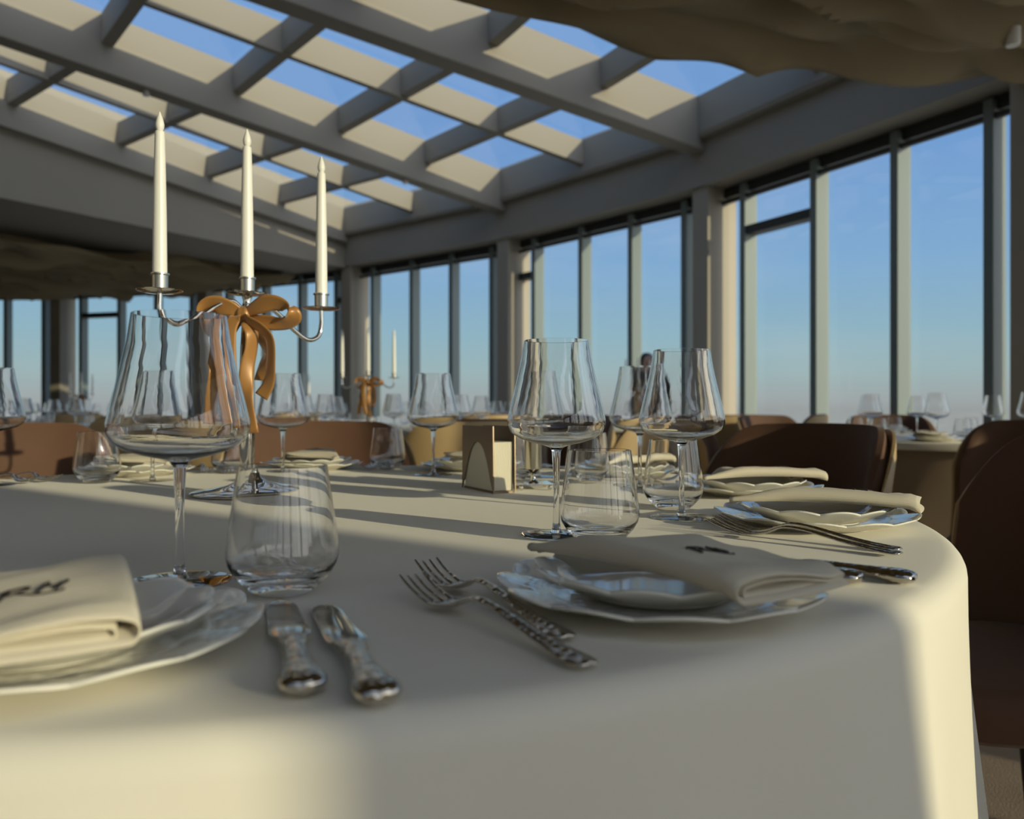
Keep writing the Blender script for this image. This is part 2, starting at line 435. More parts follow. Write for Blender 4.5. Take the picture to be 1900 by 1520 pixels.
# glassware ---------------------------------------------------------
def wineglass(name, label, loc, group=None):
    t = thing(name, label, 'wine glass', loc, 0, group)
    o_ = [(.0055, .100), (.008, .1045), (.016, .1075), (.030, .1105), (.045, .1155), (.0545, .1225), (.0585, .131), (.0585, .138), (.056, .150), (.0515, .168), (.0470, .187), (.0425, .208), (.0387, .232)]
    i_ = [(.0379, .2322)] + [(r-.0012, z) for r, z in reversed(o_[6:-1])] + [(.0533, .1232), (.0443, .1168), (.0295, .1123), (.016, .1098), (.006, .1092), (0, .1092)]
    vs, fs = lathe([(0, .1)] + o_ + i_, 64); mk('bowl', vs, fs, 'glass', t)
    st = [(0, .0035), (.0075, .0037), (.0055, .007), (.0042, .015), (.0036, .035), (.0036, .06), (.0043, .08), (.0055, .0995), (0, .0995)]
    vs, fs = lathe(st, 24); mk('stem', vs, fs, 'glass', t)
    ft = [(0, .0002), (.040, .0002), (.043, .0006), (.0432, .0014), (.041, .0017), (.02, .0025), (.0077, .0035), (0, .0035)]
    vs, fs = lathe(ft, 64); mk('foot', vs, fs, 'glass', t)
    return t
def tumbler(name, label, loc, group=None):
    t = [(0, .0004), (.020, .0004), (.0235, .0015), (.030, .0065), (.0385, .0155), (.0435, .0245), (.0450, .0315), (.0446, .038), (.0425, .055), (.0390, .080), (.0355, .104),
         (.0346, .1044), (.0380, .080), (.0413, .055), (.0433, .038), (.0436, .0315), (.0421, .0252), (.0375, .0185), (.030, .0150), (.020, .0145), (.008, .0160), (0, .0165)]
    vs, fs = lathe(t, 64); o = mk(name, vs, fs, 'glass', loc=loc); return tag(o, label, 'tumbler', group)

# plates ------------------------------------------------------------
def scallop(n, depth, zw, nrings_from):
    def f(i, r, z, a):
        k = nrings_from[i]
        if k <= 0: return r, z
        s = abs(math.sin(n*a/2)); q = s**.8
        return r*(1-depth*k*(1-q)) , z + zw*k*(s-.5)
    return f
def plate_mesh(Rr, h, n_lobes=12):
    k = Rr/.1265
    top = [(0, .0052), (.055*k, .0052), (.078*k, .0058), (.086*k, .0085), (.092*k, .0108), (.105*k, .0132*h/.017), (.118*k, .0158*h/.017), (.124*k, .0172*h/.017), (.1265*k, h)]
    bot = [(.1262*k, h-.0018), (.122*k, .0135*h/.017), (.105*k, .0098*h/.017), (.088*k, .0045), (.072*k, .0022), (.071*k, .0003), (.066*k, .0003), (.065*k, .0022), (0, .0025)]
    w = [0, 0, 0, 0, .15, .35, .7, .95, 1, 1, .9, .4, .1, 0, 0, 0, 0, 0]
    vs, fs = lathe(top+bot, 192, scallop(n_lobes, .062, .0042, w))
    return vs, [tuple(reversed(f)) for f in fs]
def charger(label, loc, rz=0, group=None):
    vs, fs = plate_mesh(.1265, .017)
    o = mk('charger_plate', vs, fs, 'porcelain_relief', loc=loc); o.rotation_euler = (0, 0, rz); return tag(o, label, 'plate', group)
def small_plate(label, loc, rz=0, group=None):
    vs, fs = plate_mesh(.098, .0205)
    o = mk('dessert_plate', vs, fs, 'porcelain', loc=loc); o.rotation_euler = (0, 0, rz); return tag(o, label, 'plate', group)

# napkins: u outward along the seat's radius, v across from the folded side
NL, NW = .222, .118
def nap_w(u): return NW*(.10 + .90*sst(0, .36, u))
def nap_h(u): return .0182*(.28+.72*sst(0, .35, u))*(1-.30*u)
def nap_base(u): return -.004*sst(.93, 1, u) + .004*math.sin(PI*u)
def nap_top(u, q):    # height of the upper layer, q in 0..1 across
    h = nap_h(u)
    return nap_base(u) + h*(1-.62*sst(.08, 1, q)) + .0016*math.sin(9*u+5*q)*sst(.1, .5, q) + .0012*math.sin(23*u-7*q)*q + .005*sst(.82, 1, u)*math.sin(PI*min(1, q*1.15))
def napkin(name, label, loc, rz=0, mirror=1, group=None):
    t = None
    nu = 36
    def section(u):
        w, h, b = nap_w(u), nap_h(u), nap_base(u)
        P = []
        for q in [1-.1*i for i in range(0, 10)]: P.append((q*w, b+.0002))            # bottom, right to left
        for i in range(1, 10):                                                          # fold
            a = -PI/2 - PI*i/10; P.append((h*.5+h*.5*math.cos(a)*1.0, b+h*.5+h*.5*math.sin(a)))
        for i in range(0, 13):
            q = .08+(1-.08)*i/12; P.append((max(q*w, h*.5), nap_top(u, q)))
        zt = nap_top(u, 1)                                                             # turn under on the right
        P += [(w+.0012, zt-.0012), (w, zt-.0028)]
        for i in range(1, 11):
            q = 1-.88*i/10; z = nap_top(u, max(q, .12)) - .0030 - .003*sst(.6, 0, q); P.append((max(q*w, h*.5), z))
        for i in range(1, 8):
            a = PI/2 + PI*i/8; P.append((h*.42+.08*w+h*.28*math.cos(a), b+h*.45+h*.28*math.sin(a)))
        for i in range(0, 9):
            q = .14+.8*i/8; P.append((q*w, b+.0035+.0005*math.sin(9*u+q*6)))
        return P
    vs = []; m = None
    for i in range(nu+1):
        u = i/nu; sec = section(u); m = len(sec)
        skew = .012*(1-u)
        for j, (vv, z) in enumerate(sec):
            uu = u*NL
            e = (vv/NW)
            uu += -.010*(j/m)*sst(.8, 1, u) + .006*math.sin(3*e)*sst(.7, 1, u)
            vs.append((uu-NL/2, mirror*(vv-NW/2), max(z, -.004)))
    fs = []
    for i in range(nu):
        for j in range(m-1):
            q = (i*m+j, (i+1)*m+j, (i+1)*m+j+1, i*m+j+1); fs.append(q if mirror > 0 else tuple(reversed(q)))
    o = mk(name, vs, fs, 'napkin', loc=loc, solid=.0013); o.rotation_euler = (0, 0, rz); tag(o, label, 'napkin', group)
    # embroidered R and H with a swash: text right = +v, text up = -u
    mo = bpy.data.meshes.new('monogram')
    strokes = [
        [(-.0125, -.0055), (-.0095, .0065)],
        [(-.0125, .0045), (-.0095, .0068), (-.004, .0062), (-.0025, .0030), (-.006, .0004), (-.0105, .0)],
        [(-.0075, .0), (-.0035, -.0050), (.001, -.0085), (.0075, -.0085), (.0095, -.0062)],
        [(.0005, -.0055), (.0040, .0065)], [(.0065, -.0055), (.0105, .0065)], [(.0020, .0), (.0088, .0010)],
    ]
    vsm, fsm = [], []
    cu, cq = .70, .42
    for sidx, stp in enumerate(strokes):
        pts = []
        sp = smoothpath([(a, b, 0) for a, b in stp], 5*(len(stp)-1))
        for p in sp:
            uu = cu*NL - p.y*1.45; yy = mirror*(cq*NW-NW/2) + p.x*1.45; vv = NW/2 + mirror*yy
            z = nap_top(min(max(uu/NL, 0), 1), vv/nap_w(uu/NL)) + .0012
            pts.append((uu-NL/2, yy, z))
        tv, tf = tube(pts, (.0011 if sidx in (0, 3, 4) else .0007) if sidx != 2 else .0006, 6)
        b0 = len(vsm); vsm += tv; fsm += [tuple(b0+i for i in f) for f in tf]
    mg = mk('monogram', vsm, fsm, 'thread', o)
    mg['label'] = 'dark embroidered letters R and H'
    return o

# cutlery -----------------------------------------------------------
FL = .225
def fork(label, loc, rz=0, group=None):
    zs = ([0, .02, .045, .06, .075, .09, .105, .13, .17, .205, .225], [.0175, .010, .0048, .0046, .008, .0145, .0168, .0145, .0078, .0038, .0030])
    wd = ([.05, .058, .07, .08, .09, .115, .15, .185, .205, .215, .222, .225], [.0122, .0122, .0098, .0056, .0036, .0032, .0045, .0068, .0092, .0102, .0082, .0045])
    vs, fs = [], []
    cols = []
    for c in (-.0102, -.0034, .0034, .0102): cols += [c-.0020, c+.0020]
    N = 44
    P0 = .05
    zp = smoothpath([(a, 0, b) for a, b in zip(*zs)], 90)
    def zz(s):
        for a, b in zip(zp, zp[1:]):
            if s <= b.x: return a.z + (b.z-a.z)*(s-a.x)/max(1e-9, b.x-a.x)
        return zp[-1].z
    for i in range(N+1):
        s = P0 + (FL-P0)*i/N; w = lerp(wd[0], wd[1], s)
        for c in cols:
            q = c/.0122; dome = .0016*(1-q*q)*sst(.085, .1, s)
            cup = .0018*(q*q)*sst(.1, .06, s)
            rib = .0006*math.cos(q*PI*2.5)*sst(.10, .15, s)
            vs.append((s-FL/2, q*w, zz(s)+dome+cup+rib))
    for i in range(N):
        for j in range(7):
            fs.append((i*8+j, (i+1)*8+j, (i+1)*8+j+1, i*8+j+1))
    for t in range(4):
        prev = (2*t, 2*t+1); c = (cols[2*t]+cols[2*t+1])/2
        for i in range(1, 9):
            s = P0*(1-i/8); hw = .0020-.0009*i/8; q = c/.0122
            b = len(vs); z = zz(s)+.0018*q*q
            vs += [(s-FL/2, c-hw, z), (s-FL/2, c+hw, z)]
            fs.append((prev[0], prev[1], b+1, b)); prev = (b, b+1)
    fs = [tuple(reversed(f)) if k >= N*7 else f for k, f in enumerate(fs)]
    o = mk('fork', vs, fs, 'silver_ornate', loc=loc, solid=.0022, sub=1); o.rotation_euler = (0, 0, rz)
    return tag(o, label, 'fork', group)
def loft(ss, n=16):   # list of (x, half width, half thickness, z centre)
    vs, fs = [], []
    for (x, w, t, z) in ss:
        for k in range(n):
            a = 2*PI*k/n; vs.append((x, w*math.cos(a), z+t*math.sin(a)))
    for i in range(len(ss)-1):
        for k in range(n):
            k2 = (k+1) % n; fs.append((i*n+k, (i+1)*n+k, (i+1)*n+k2, i*n+k2))
    fs.append(tuple(range(n))); fs.append(tuple(reversed(range((len(ss)-1)*n, len(ss)*n))))
    return vs, fs
def knife(label, loc, rz=0, group=None):
    t = thing('table_knife', label, 'knife', loc, rz, group)
    hs = [(0, .003, .002), (.002, .0085, .0040), (.006, .0118, .0055), (.013, .0132, .0062), (.022, .0122, .0060), (.035, .0098, .0055), (.055, .0080, .0050), (.075, .0078, .0048), (.086, .0090, .0046), (.092, .0088, .0042), (.098, .0098, .0034), (.103, .0085, .0022)]
    P = smoothpath([(a, b, c) for a, b, c in hs], 44)
    vs, fs = loft([(.112-p.x, max(p.y, .002), max(p.z, .0015), .0066) for p in P], 20)
    mk('handle', vs, fs, 'silver_ornate', t)
    bl = [(.099, .0080, .0020), (.104, .0118, .0013), (.112, .0128, .0011), (.135, .0122, .0011), (.17, .0118, .0010), (.20, .0112, .0009), (.214, .0090, .0008), (.221, .0050, .0006), (.2235, .0012, .0004)]
    P = smoothpath(bl, 36)
    vs, fs = loft([(.112-p.x, max(p.y, .0008), max(p.z, .0004), .0066-.0045*sst(.1, .2, p.x)) for p in P], 20)
    mk('blade', vs, fs, 'silver', t)
    return t

# candelabrum, candles, bow -----------------------------------------
def candelabrum(label, loc, rz=0, group=None):
    t = thing('candelabrum', label, 'candelabrum', loc, rz, group)
    vs, fs = lathe([(0, .0003), (.088, .0003), (.0945, .002), (.095, .0045), (.092, .0062), (.06, .011), (.034, .0165), (.018, .024), (.0115, .034), (0, .034)], 72); mk('base', vs, fs, 'chrome', t)
    vs, fs = lathe([(0, .033), (.0095, .033), (.0085, .042), (.0105, .05), (.0125, .07), (.0138, .12), (.0138, .19), (.0115, .26), (.0085, .31), (.0095, .318), (.0105, .326), (.0085, .333), (.0065, .34), (.0095, .350), (0, .351)], 36); mk('stem', vs, fs, 'chrome', t)
    for sg in (-1, 1):
        a = tube([(sg*.006, 0, .322), (sg*.030, 0, .339), (sg*.062, 0, .324), (sg*.095, 0, .297), (sg*.125, 0, .281), (sg*.148, 0, .289), (sg*.155, 0, .312), (sg*.155, 0, .339)], .0042, 12, 50)
        mk('arm', *a, 'chrome', t)
    for x, z in ((0, .351), (-.155, .339), (.155, .339)):
        pan = mk('drip_pan', *lathe([(0, z-.001), (.008, z-.001), (.025, z+.0005), (.035, z+.003), (.0355, z+.0042), (.034, z+.0042), (.024, z+.002), (0, z+.0015)], 40), 'chrome', t)
        cup = mk('candle_cup', *lathe([(0, z+.0015), (.0125, z+.0015), (.0128, z+.028), (.0150, z+.029), (.0150, z+.0315), (.0122, z+.0318), (.0118, z+.006), (0, z+.006)], 36), 'brushed', t)
        for o in (pan, cup):
            for v_ in o.data.vertices: v_.co.x += x
    return t
CH = .286
def candle(label, loc, group=None):
    t = thing('candle', label, 'candle', loc, 0, group)
    mk('candle_body', *lathe([(0, 0), (.0115, 0), (.0114, .02), (.0105, .12), (.0088, .21), (.0076, CH-.034), (.0070, CH-.031), (.0050, CH-.0295), (0, CH-.0295)], 28), 'wax', t)
    mk('flame_tip', *lathe([(0, CH-.030), (.0045, CH-.0295), (.0068, CH-.024), (.0070, CH-.019), (.0052, CH-.011), (.0026, CH-.004), (.0009, CH+.001), (0, CH+.0015)], 20, lambda i, r, z, a: (r, z)), 'wax', t)
    return t
def ribbon(name, path, wv, width, parent, n=40, curl=.0):
    P = smoothpath(path, n); Wd = smoothpath(wv, n)
    vs, fs = [], []; m = 6
    for i, p in enumerate(P):
        T = (P[min(i+1, n)]-P[max(i-1, 0)]).normalized()
        w = Wd[i] - T*Wd[i].dot(T); w.normalize(); nn = T.cross(w)
        wd = width(i/n) if callable(width) else width
        for j in range(m+1):
            q = j/m*2-1
            vs.append(p + w*(q*wd/2) + nn*(curl*(1-q*q)))
    for i in range(n):
        for j in range(m): fs.append((i*(m+1)+j, (i+1)*(m+1)+j, (i+1)*(m+1)+j+1, i*(m+1)+j+1))
    return mk(name, vs, fs, 'satin', parent, solid=.0006)
def bow(label, loc, rz=0, group=None):
    t = thing('ribbon_bow', label, 'bow', loc, rz, group)
    fold = lambda m, k: (lambda q: .010 + m*min(1, math.sin(PI*q)*k))
    WL = (.15, -.55, .80)
    ribbon('loop', [(0, -.006, .002), (-.022, -.016, .012), (-.050, -.020, .016), (-.072, -.012, .000), (-.066, -.004, -.026), (-.044, -.006, -.030), (-.018, -.008, -.012), (0, -.004, -.002)],
           [(0, -.3, 1), (.1, -.4, 1), (.2, -.55, .8), (.5, -.8, .3), (.3, -.8, .5), (-.2, -.6, .8), (-.2, -.3, .9), (0, -.3, 1)], fold(.026, 1.6), t, 56, .0012)
    ribbon('loop', [(0, -.006, .002), (.026, -.016, .012), (.056, -.022, .020), (.080, -.016, .012), (.087, -.004, -.004), (.068, .002, -.014), (.032, -.004, -.010), (0, -.004, -.002)],
           [(0, -.3, 1), (-.2, -.3, 1), (-.3, -.5, .8), (-.5, -.6, .6), (-.3, -.7, .6), (.1, -.8, .6), (.1, -.4, .9), (0, -.3, 1)], fold(.020, 1.6), t, 56, .0012)
    tw = lambda q: .012 + .013*sst(0, .14, q)
    X = (1, 0, 0)
    ribbon('tail', [(-.004, -.012, 0), (-.0118, -.020, -.008), (-.018, -.024, -.031), (-.019, -.022, -.079), (-.016, -.020, -.138), (-.008, -.019, -.190)], [(.8, .2, .5), X, (1, .1, 0), (1, .25, 0), (1, .1, 0), X], tw, t, 44, .0012)
    ribbon('tail', [(-.008, -.006, -.004), (-.028, -.008, -.016), (-.040, -.008, -.059), (-.040, -.010, -.098), (-.052, -.006, -.150), (-.058, -.004, -.190)], [(.3, 0, 1), (.8, .3, .5), (.9, -.5, .1), (.7, .7, 0), (.9, .2, 0), X], tw, t, 44, -.0012)
    ribbon('tail', [(.004, -.010, 0), (.012, -.016, -.010), (.035, -.020, -.022), (.052, -.018, -.043), (.052, -.014, -.088), (.047, -.012, -.118), (.034, -.012, -.140)], [(.2, -.6, .9), (.2, -.7, .8), (.3, -.7, .7), (.8, -.6, .2), (.8, -.5, 0), (.9, -.3, 0), X], tw, t, 48, .0015)
    ribbon('tail', [(.002, -.008, -.004), (.010, -.012, -.014), (.018, -.014, -.032), (.016, -.012, -.059), (.010, -.014, -.088), (.008, -.015, -.118), (.011, -.016, -.150), (.018, -.014, -.203)], [(.5, -.3, .8), (.8, .6, .3), (.6, .8, 0), (.5, .8, 0), (.7, .6, 0), (.8, .3, 0), (.9, -.3, 0), X], tw, t, 52, .0012)
    ribbon('tail', [(.004, 0, -.006), (.026, .004, -.036), (.034, .006, -.062), (.030, .005, -.085), (.027, .004, -.112)], [(.5, -.4, .8), (.8, -.5, .3), (.7, -.7, 0), (.8, -.5, 0), X], tw, t, 34, .0012)
    vs, fs = [], []
    n1, n2 = 16, 14
    for i in range(n1):
        a = 2*PI*i/n1
        for j in range(n2):
            b = PI*j/(n2-1)
            wr = 1+.06*math.cos(6*b)
            vs.append((.0125*math.cos(b)*1.0 , -.004+.0125*math.cos(a)*max(0, math.sin(b))**.6*wr, .002+.0155*math.sin(a)*max(0, math.sin(b))**.6*wr))
    for i in range(n1):
        for j in range(n2-1): fs.append((i*n2+j, i*n2+j+1, ((i+1) % n1)*n2+j+1, ((i+1) % n1)*n2+j))
    mk('knot', vs, fs, 'satin', t)
    return t

# chairs ------------------------------------------------------------
def superround(w, h, z0, z1, n=28, p=4.0, bulge=.012):
    vs = []
    fs = []
    levels = [(z0, .90), (z0+.012, .97), ((z0+z1)/2, 1.0), (z1-.02, .985), (z1-.006, .94), (z1, .82)]
    for z, k in levels:
        for i in range(n):
            a = 2*PI*i/n; c, s = math.cos(a), math.sin(a)
            vs.append((w*k*math.copysign(abs(c)**(2/p), c), h*k*math.copysign(abs(s)**(2/p), s), z))
    for l in range(len(levels)-1):
        for i in range(n):
            j = (i+1) % n; fs.append((l*n+i, l*n+j, (l+1)*n+j, (l+1)*n+i))
    fs.append(tuple(reversed(range(n)))); b = (len(levels)-1)*n
    vs.append((0, 0, z1+bulge)); c = len(vs)-1
    for i in range(n): fs.append((b+i, b+(i+1) % n, c))
    return vs, fs
def shell_back(r0, r1, zlo, zhi, rib):
    # closed curved slab wrapping the sitter, r0 inner radius, r1 outer; rounded upper corners
    nu, nv = 40, 22
    A = R(72)
    def zt(a):
        q = abs(a)/A; return zhi - .155*max(0, (q-.55)/.45)**2.4 - .012*(q*q)
    def pt(rad, i, j):
        a = -A + 2*A*i/nu; z = zlo + (zt(a)-zlo)*j/nv
        lean = .055*(z-.45)/.4
        rr = rad + (rib*.0045*abs(math.sin(a*16)) if z < .66 and rib else 0)*sst(.68, .62, z)
        flare = 1+.05*sst(.5, .86, z)
        return (1.04*rr*math.sin(a)*flare, .02 - rr*math.cos(a)*.98 - lean, z)
    vs, fs = [], []
    W1 = nv+1
    mid = (r0+r1)/2; hw = (r1-r0)/2
    def edge(i, j):
        e = min(i, nu-i)/2.0; f = min(j, nv-j)/1.6 if j > nv/2 else 1
        return min(1, .35+.65*min(1, e))*min(1, .35+.65*min(1, f))
    for i in range(nu+1):
        for j in range(nv+1): vs.append(pt(mid-hw*edge(i, j), i, j))
    o = len(vs)
    for i in range(nu+1):
        for j in range(nv+1): vs.append(pt(mid+hw*edge(i, j), i, j))
    for i in range(nu):
        for j in range(nv):
            q = (i*W1+j, (i+1)*W1+j, (i+1)*W1+j+1, i*W1+j+1)
            fs.append(tuple(reversed(q))); fs.append(tuple(o+k for k in q))
    for i in range(nu):
        fs.append((i*W1, (i+1)*W1, o+(i+1)*W1, o+i*W1)); fs.append((i*W1+nv, o+i*W1+nv, o+(i+1)*W1+nv, (i+1)*W1+nv))
    for j in range(nv):
        fs.append((j, o+j, o+j+1, j+1)); b = nu*W1; fs.append((b+j, b+j+1, o+b+j+1, o+b+j))
    return vs, fs
def chair(label, loc, rz, group=None):
    t = thing('dining_chair', label, 'chair', loc, rz, group)
    mk('seat', *superround(.25, .24, .36, .45), 'velvet', t)
    mk('backrest', *shell_back(.262, .300, .40, .862, True), 'velvet', t)
    mk('back_shell', *shell_back(.3005, .318, .36, .853, False), 'tan', t)
    for sx_ in (-1, 1):
        for sy_ in (-1, 1):
            mk('leg', *tube([(sx_*.17, sy_*.16, .37), (sx_*.215, sy_*.215, 0.0)], lambda q: .016-.006*q, 12), 'leg', t)
    return t

# ------------------------------------------------------------------ foreground table
def on(a, d=.775): return Vector((TC.x+d*math.cos(R(a)), TC.y+d*math.sin(R(a)), ZT))
Zc, Zs, Zn = ZT+.0002, ZT+.0065, ZT+.0312
seats = [   # angle, plate centre, napkin angle, mirror, place words
    (-86, Vector((-.284, .495, 0)), -62, -1, 'nearest the camera, at lower left'),
    (-54.5, Vector((.114, .634, 0)), -54.5, 1, 'right of the near pair of forks'),
    (-17, Vector((.392, 1.05, 0)), -24, 1, 'second place along the right edge'),
    (12, on(12), 6, 1, 'third place along the right edge'),
    (41, on(41), 41, 1, 'behind the tumblers right of the holder'),
    (72, on(72), 80, 1, 'far edge, left of the napkin holder'),
    (102, on(102), 110, 1, 'at the far edge behind the candelabrum'),
    (132, on(132), 128, 1, 'at the far left behind the big wine glass'),
]
for i, (a, p, na, mi, wds) in enumerate(seats):
    rz = R(a*1.0+7*i)
    if i == 0:
        ch0 = charger('white scalloped dinner plate, ' + wds, (p.x, p.y, Zc), rz)
        sp0 = small_plate('smaller white plate under the napkin, ' + wds, (p.x, p.y, Zs), rz+.3)
        np_m = napkin('napkin', 'folded cream napkin with RH monogram ' + wds, (p.x-.014, p.y-.003, Zn), R(na), -1)
        tag(np_m, 'folded cream napkin with dark RH monogram lying nearest, at lower left', 'napkin')
    else:
        dup(ch0, (p.x, p.y, Zc), rz, 'white scalloped dinner plate, ' + wds)
        dup(sp0, (p.x, p.y, Zs), rz+.3, 'smaller white plate under the napkin, ' + wds)
        off = out(na)*.012 + Vector((math.cos(R(na+90)), math.sin(R(na+90)), 0))*.006
        if i == 1: np0 = napkin('napkin', 'folded cream napkin with dark RH monogram ' + wds, (p.x+off.x, p.y+off.y, Zn), R(na), 1)
        else: dup(np0, (p.x+off.x, p.y+off.y, Zn), R(na), 'folded cream napkin with small monogram ' + wds)
# glasses: x, y, words
WG = [(-.289, .703, 'largest in view, front left before the candelabrum'), (.053, .965, 'in the middle, behind the near plate and forks'),
      (.235, 1.12, 'at right, in front of the dark brown chair'), (.245, 1.55, 'half hidden behind the right-hand wine glass'),
      (.058, 1.80, 'seen through the bowl of the middle wine glass'), (-.18, 1.85, 'far side, left of the paper napkin holder'),
      (-.524, 1.85, 'far side, right behind the bronze bow'), (-.756, 1.70, 'far side, seen through the largest wine glass'), (-1.03, 1.60, 'cut by the left border of the view')]
TB = [(-.1875, .662, 'front, beyond the tip of the knife'), (.099, .915, 'middle, behind the folded napkin'), (.242, 1.215, 'right, behind the right-hand wine glass'),
      (.150, 1.60, 'behind, between the two right-hand wine glasses'), (.0, 1.70, 'behind the chrome cup, far side'), (-.312, 2.03, 'far side, by the fork tips at centre left'),
      (-.66, 1.90, 'far side, behind the candelabrum stem'), (-.847, 1.65, 'far left, left of the largest wine glass')]
for i, (x, y, w) in enumerate(WG):
    lb = 'empty flared stemmed wine glass, ' + w
    if i == 0: wg0 = wineglass('wine_glass', lb, (x, y, ZT+.0001))
    else: dup(wg0, (x, y, ZT+.0001), 0, lb)
for i, (x, y, w) in enumerate(TB):
    lb = 'empty stemless water tumbler, ' + w
    if i == 0: tb0 = tumbler('tumbler', lb, (x, y, ZT+.0001))
    else: dup(tb0, (x, y, ZT+.0001), 0, lb)
# cutlery
FK = [(-.018, .553, -55.9, 'lower of the two ornate silver forks nearest the camera'), (-.020, .613, -60.0, 'upper of the two ornate silver forks nearest the camera'),
      (.316, .897, -46.6, 'front silver fork beside the second plate on the right edge'), (.330, .925, -47.6, 'rear silver fork beside the second plate on the right edge')]
for i, (x, y, a, w) in enumerate(FK):
    if i == 0: fk0 = fork(w, (x, y, ZT+.001), R(a))
    else: dup(fk0, (x, y, ZT+.001), R(a), w)
for a, w in ((90, 'behind the candelabrum'), (120, 'behind the largest wine glass'), (150, 'at the far left edge of the table'), (60.5, 'behind the paper napkin holder'), (30, 'behind the right-hand tumblers')):
    for q, s in ((-2.2, 'inner'), (1.0, 'outer')):
        p = on(a+q, .79); dup(fk0, (p.x, p.y, ZT+.001), R(a+q-1.5), '%s silver fork of the far pair %s' % (s, w))
KN = [(-.143, .520, -71, 'left one of the two ornate silver knives nearest the camera'), (-.104, .5065, -69.6, 'right one of the two ornate silver knives nearest the camera'),
      (.2625, .764, -43.7, 'silver knife lying outermost right of the near napkin'), (.217, .764, -43.7, 'silver knife half hidden behind the near napkin')]
for i, (x, y, a, w) in enumerate(KN):
    if i == 0: kn0 = knife(w, (x, y, ZT+.0004), R(a))
    else: dup(kn0, (x, y, ZT+.0004), R(a), w)
# candelabrum with three candles and bow
CB = Vector((-.467, 1.425, ZT+.0001))
cd0 = candelabrum('silver three-armed candelabrum with bronze bow on the foreground table', CB, R(48))
def candles_for(c, rz, names, first=None, group=None):
    res = []
    for (x, z), nm in zip(((-.155, .339), (0, .351), (.155, .339)), names):
        p = (c.x + x*math.cos(rz), c.y + x*math.sin(rz), c.z + z + .0062)
        res.append(candle(nm, p, group) if first is None and not res else dup(first or res[0], p, 0, nm, group))
    return res
cn0 = candles_for(CB, R(48), ('tall white taper candle, left of the three on the near candelabrum', 'tall white taper candle, middle of the three on the near candelabrum', 'tall white taper candle, right of the three on the near candelabrum'))[0]
bw0 = bow('bronze satin ribbon bow with long tails tied to the near candelabrum', (CB.x+.004, CB.y-.022, CB.z+.312), R(-6))

# paper napkin holder
nh = thing('napkin_holder', 'brown metal napkin holder with arched side plates on the foreground table', 'napkin holder', (-.0445, 1.504, ZT+.0001), R(116.8))
def arch_panel(y, parent):
    w, h = .07, .120
    outl = [(-w, 0)] ; n = 18
    inner = []
    for i in range(n+1):
        q = i/n; x = -w+.006 + (2*w-.012)*q; xr = abs(x)/(w-.006)
        inner.append((x, .090*(1-xr**2.3)))
    vs = []; fs = []
    pts_out = [(-w+(2*w)*i/n, h) for i in range(n+1)]
    pts_in = [(-w, 0)] + inner[1:-1] + [(w, 0)]
    for yy in (y-.001, y+.001):
        for (x, z) in pts_in: vs.append((x, yy, z))
        for (x, z) in pts_out: vs.append((x*(.97 if True else 1), yy, z))
    m = n+1
    for i in range(n):
        a, b, c, d = i, i+1, m+i+1, m+i
        fs.append((a, b, c, d)); fs.append(tuple(reversed([q+2*m for q in (a, b, c, d)])))
        fs.append((a+2*m, b+2*m, b, a)); fs.append((d, c, c+2*m, d+2*m))
    fs.append((0, m, 3*m, 2*m)); fs.append((m-1, 3*m-1, 4*m-1, 2*m-1))
    return mk('side_plate', vs, fs, 'bronze_metal', parent, smooth=False)
arch_panel(.0215, nh); arch_panel(-.0215, nh)
abox('base', -.066, .066, -.020, .020, 0, .004, 'bronze_metal', nh)
pn0 = None
for i in range(14):
    yl = -.0182+.0028*i; h = .086 + .003*math.sin(i*2.1)
    M4 = Matrix.Rotation(R(116.8), 4, 'Z')
    p = Vector((-.0445, 1.504, ZT+.0045)) + M4 @ Vector((0, yl, 0))
    if pn0 is None:
        vs, fs = [], []
        prof = [(-.00095, 0), (-.00095, .086), (-.0002, .0875), (.0002, .0875), (.00095, .086), (.00095, 0)]
        for x in (-.062, .062): vs += [(x, y, z) for y, z in prof]
        fs = [(k, k+1, k+7, k+6) for k in range(5)] + [(0, 6, 11, 5), tuple(range(5, -1, -1)), tuple(range(6, 12))]
        pn0 = mk('paper_napkin', vs, fs, 'paper', loc=p, smooth=False); pn0.rotation_euler = (0, 0, R(116.8))
        tag(pn0, 'folded cream paper napkin standing in the brown napkin holder', 'paper napkin', 'paper napkins in the holder')
    else: dup(pn0, p, R(116.8), 'folded cream paper napkin standing in the brown napkin holder', 'paper napkins in the holder')
# chrome cup on a square footed base
cu = thing('footed_cup', 'small chrome cup on a square ball-footed base beside the napkin holder', 'cup', (.040, 1.525, ZT+.0001), R(8))
abox('base_plate', -.033, .033, -.033, .033, .0095, .0125, 'chrome', cu, bevel=.0006)
for sx_ in (-1, 1):
    for sy_ in (-1, 1):
        vs, fs = lathe([(0, 0), (.0035, .0015), (.0048, .005), (.0035, .0085), (0, .0098)], 14)
        mk('ball_foot', [(x+sx_*.027, y+sy_*.027, z) for x, y, z in vs], fs, 'chrome', cu)
mk('stem', *lathe([(0, .0125), (.011, .0125), (.006, .018), (.0045, .026), (.0075, .032), (.0145, .0385), (0, .0385)], 24), 'chrome', cu)
mk('cup', *lathe([(0, .038), (.0155, .038), (.0163, .042), (.0163, .104), (.0170, .107), (.0155, .107), (.0152, .045), (0, .044)], 32), 'brushed', cu)

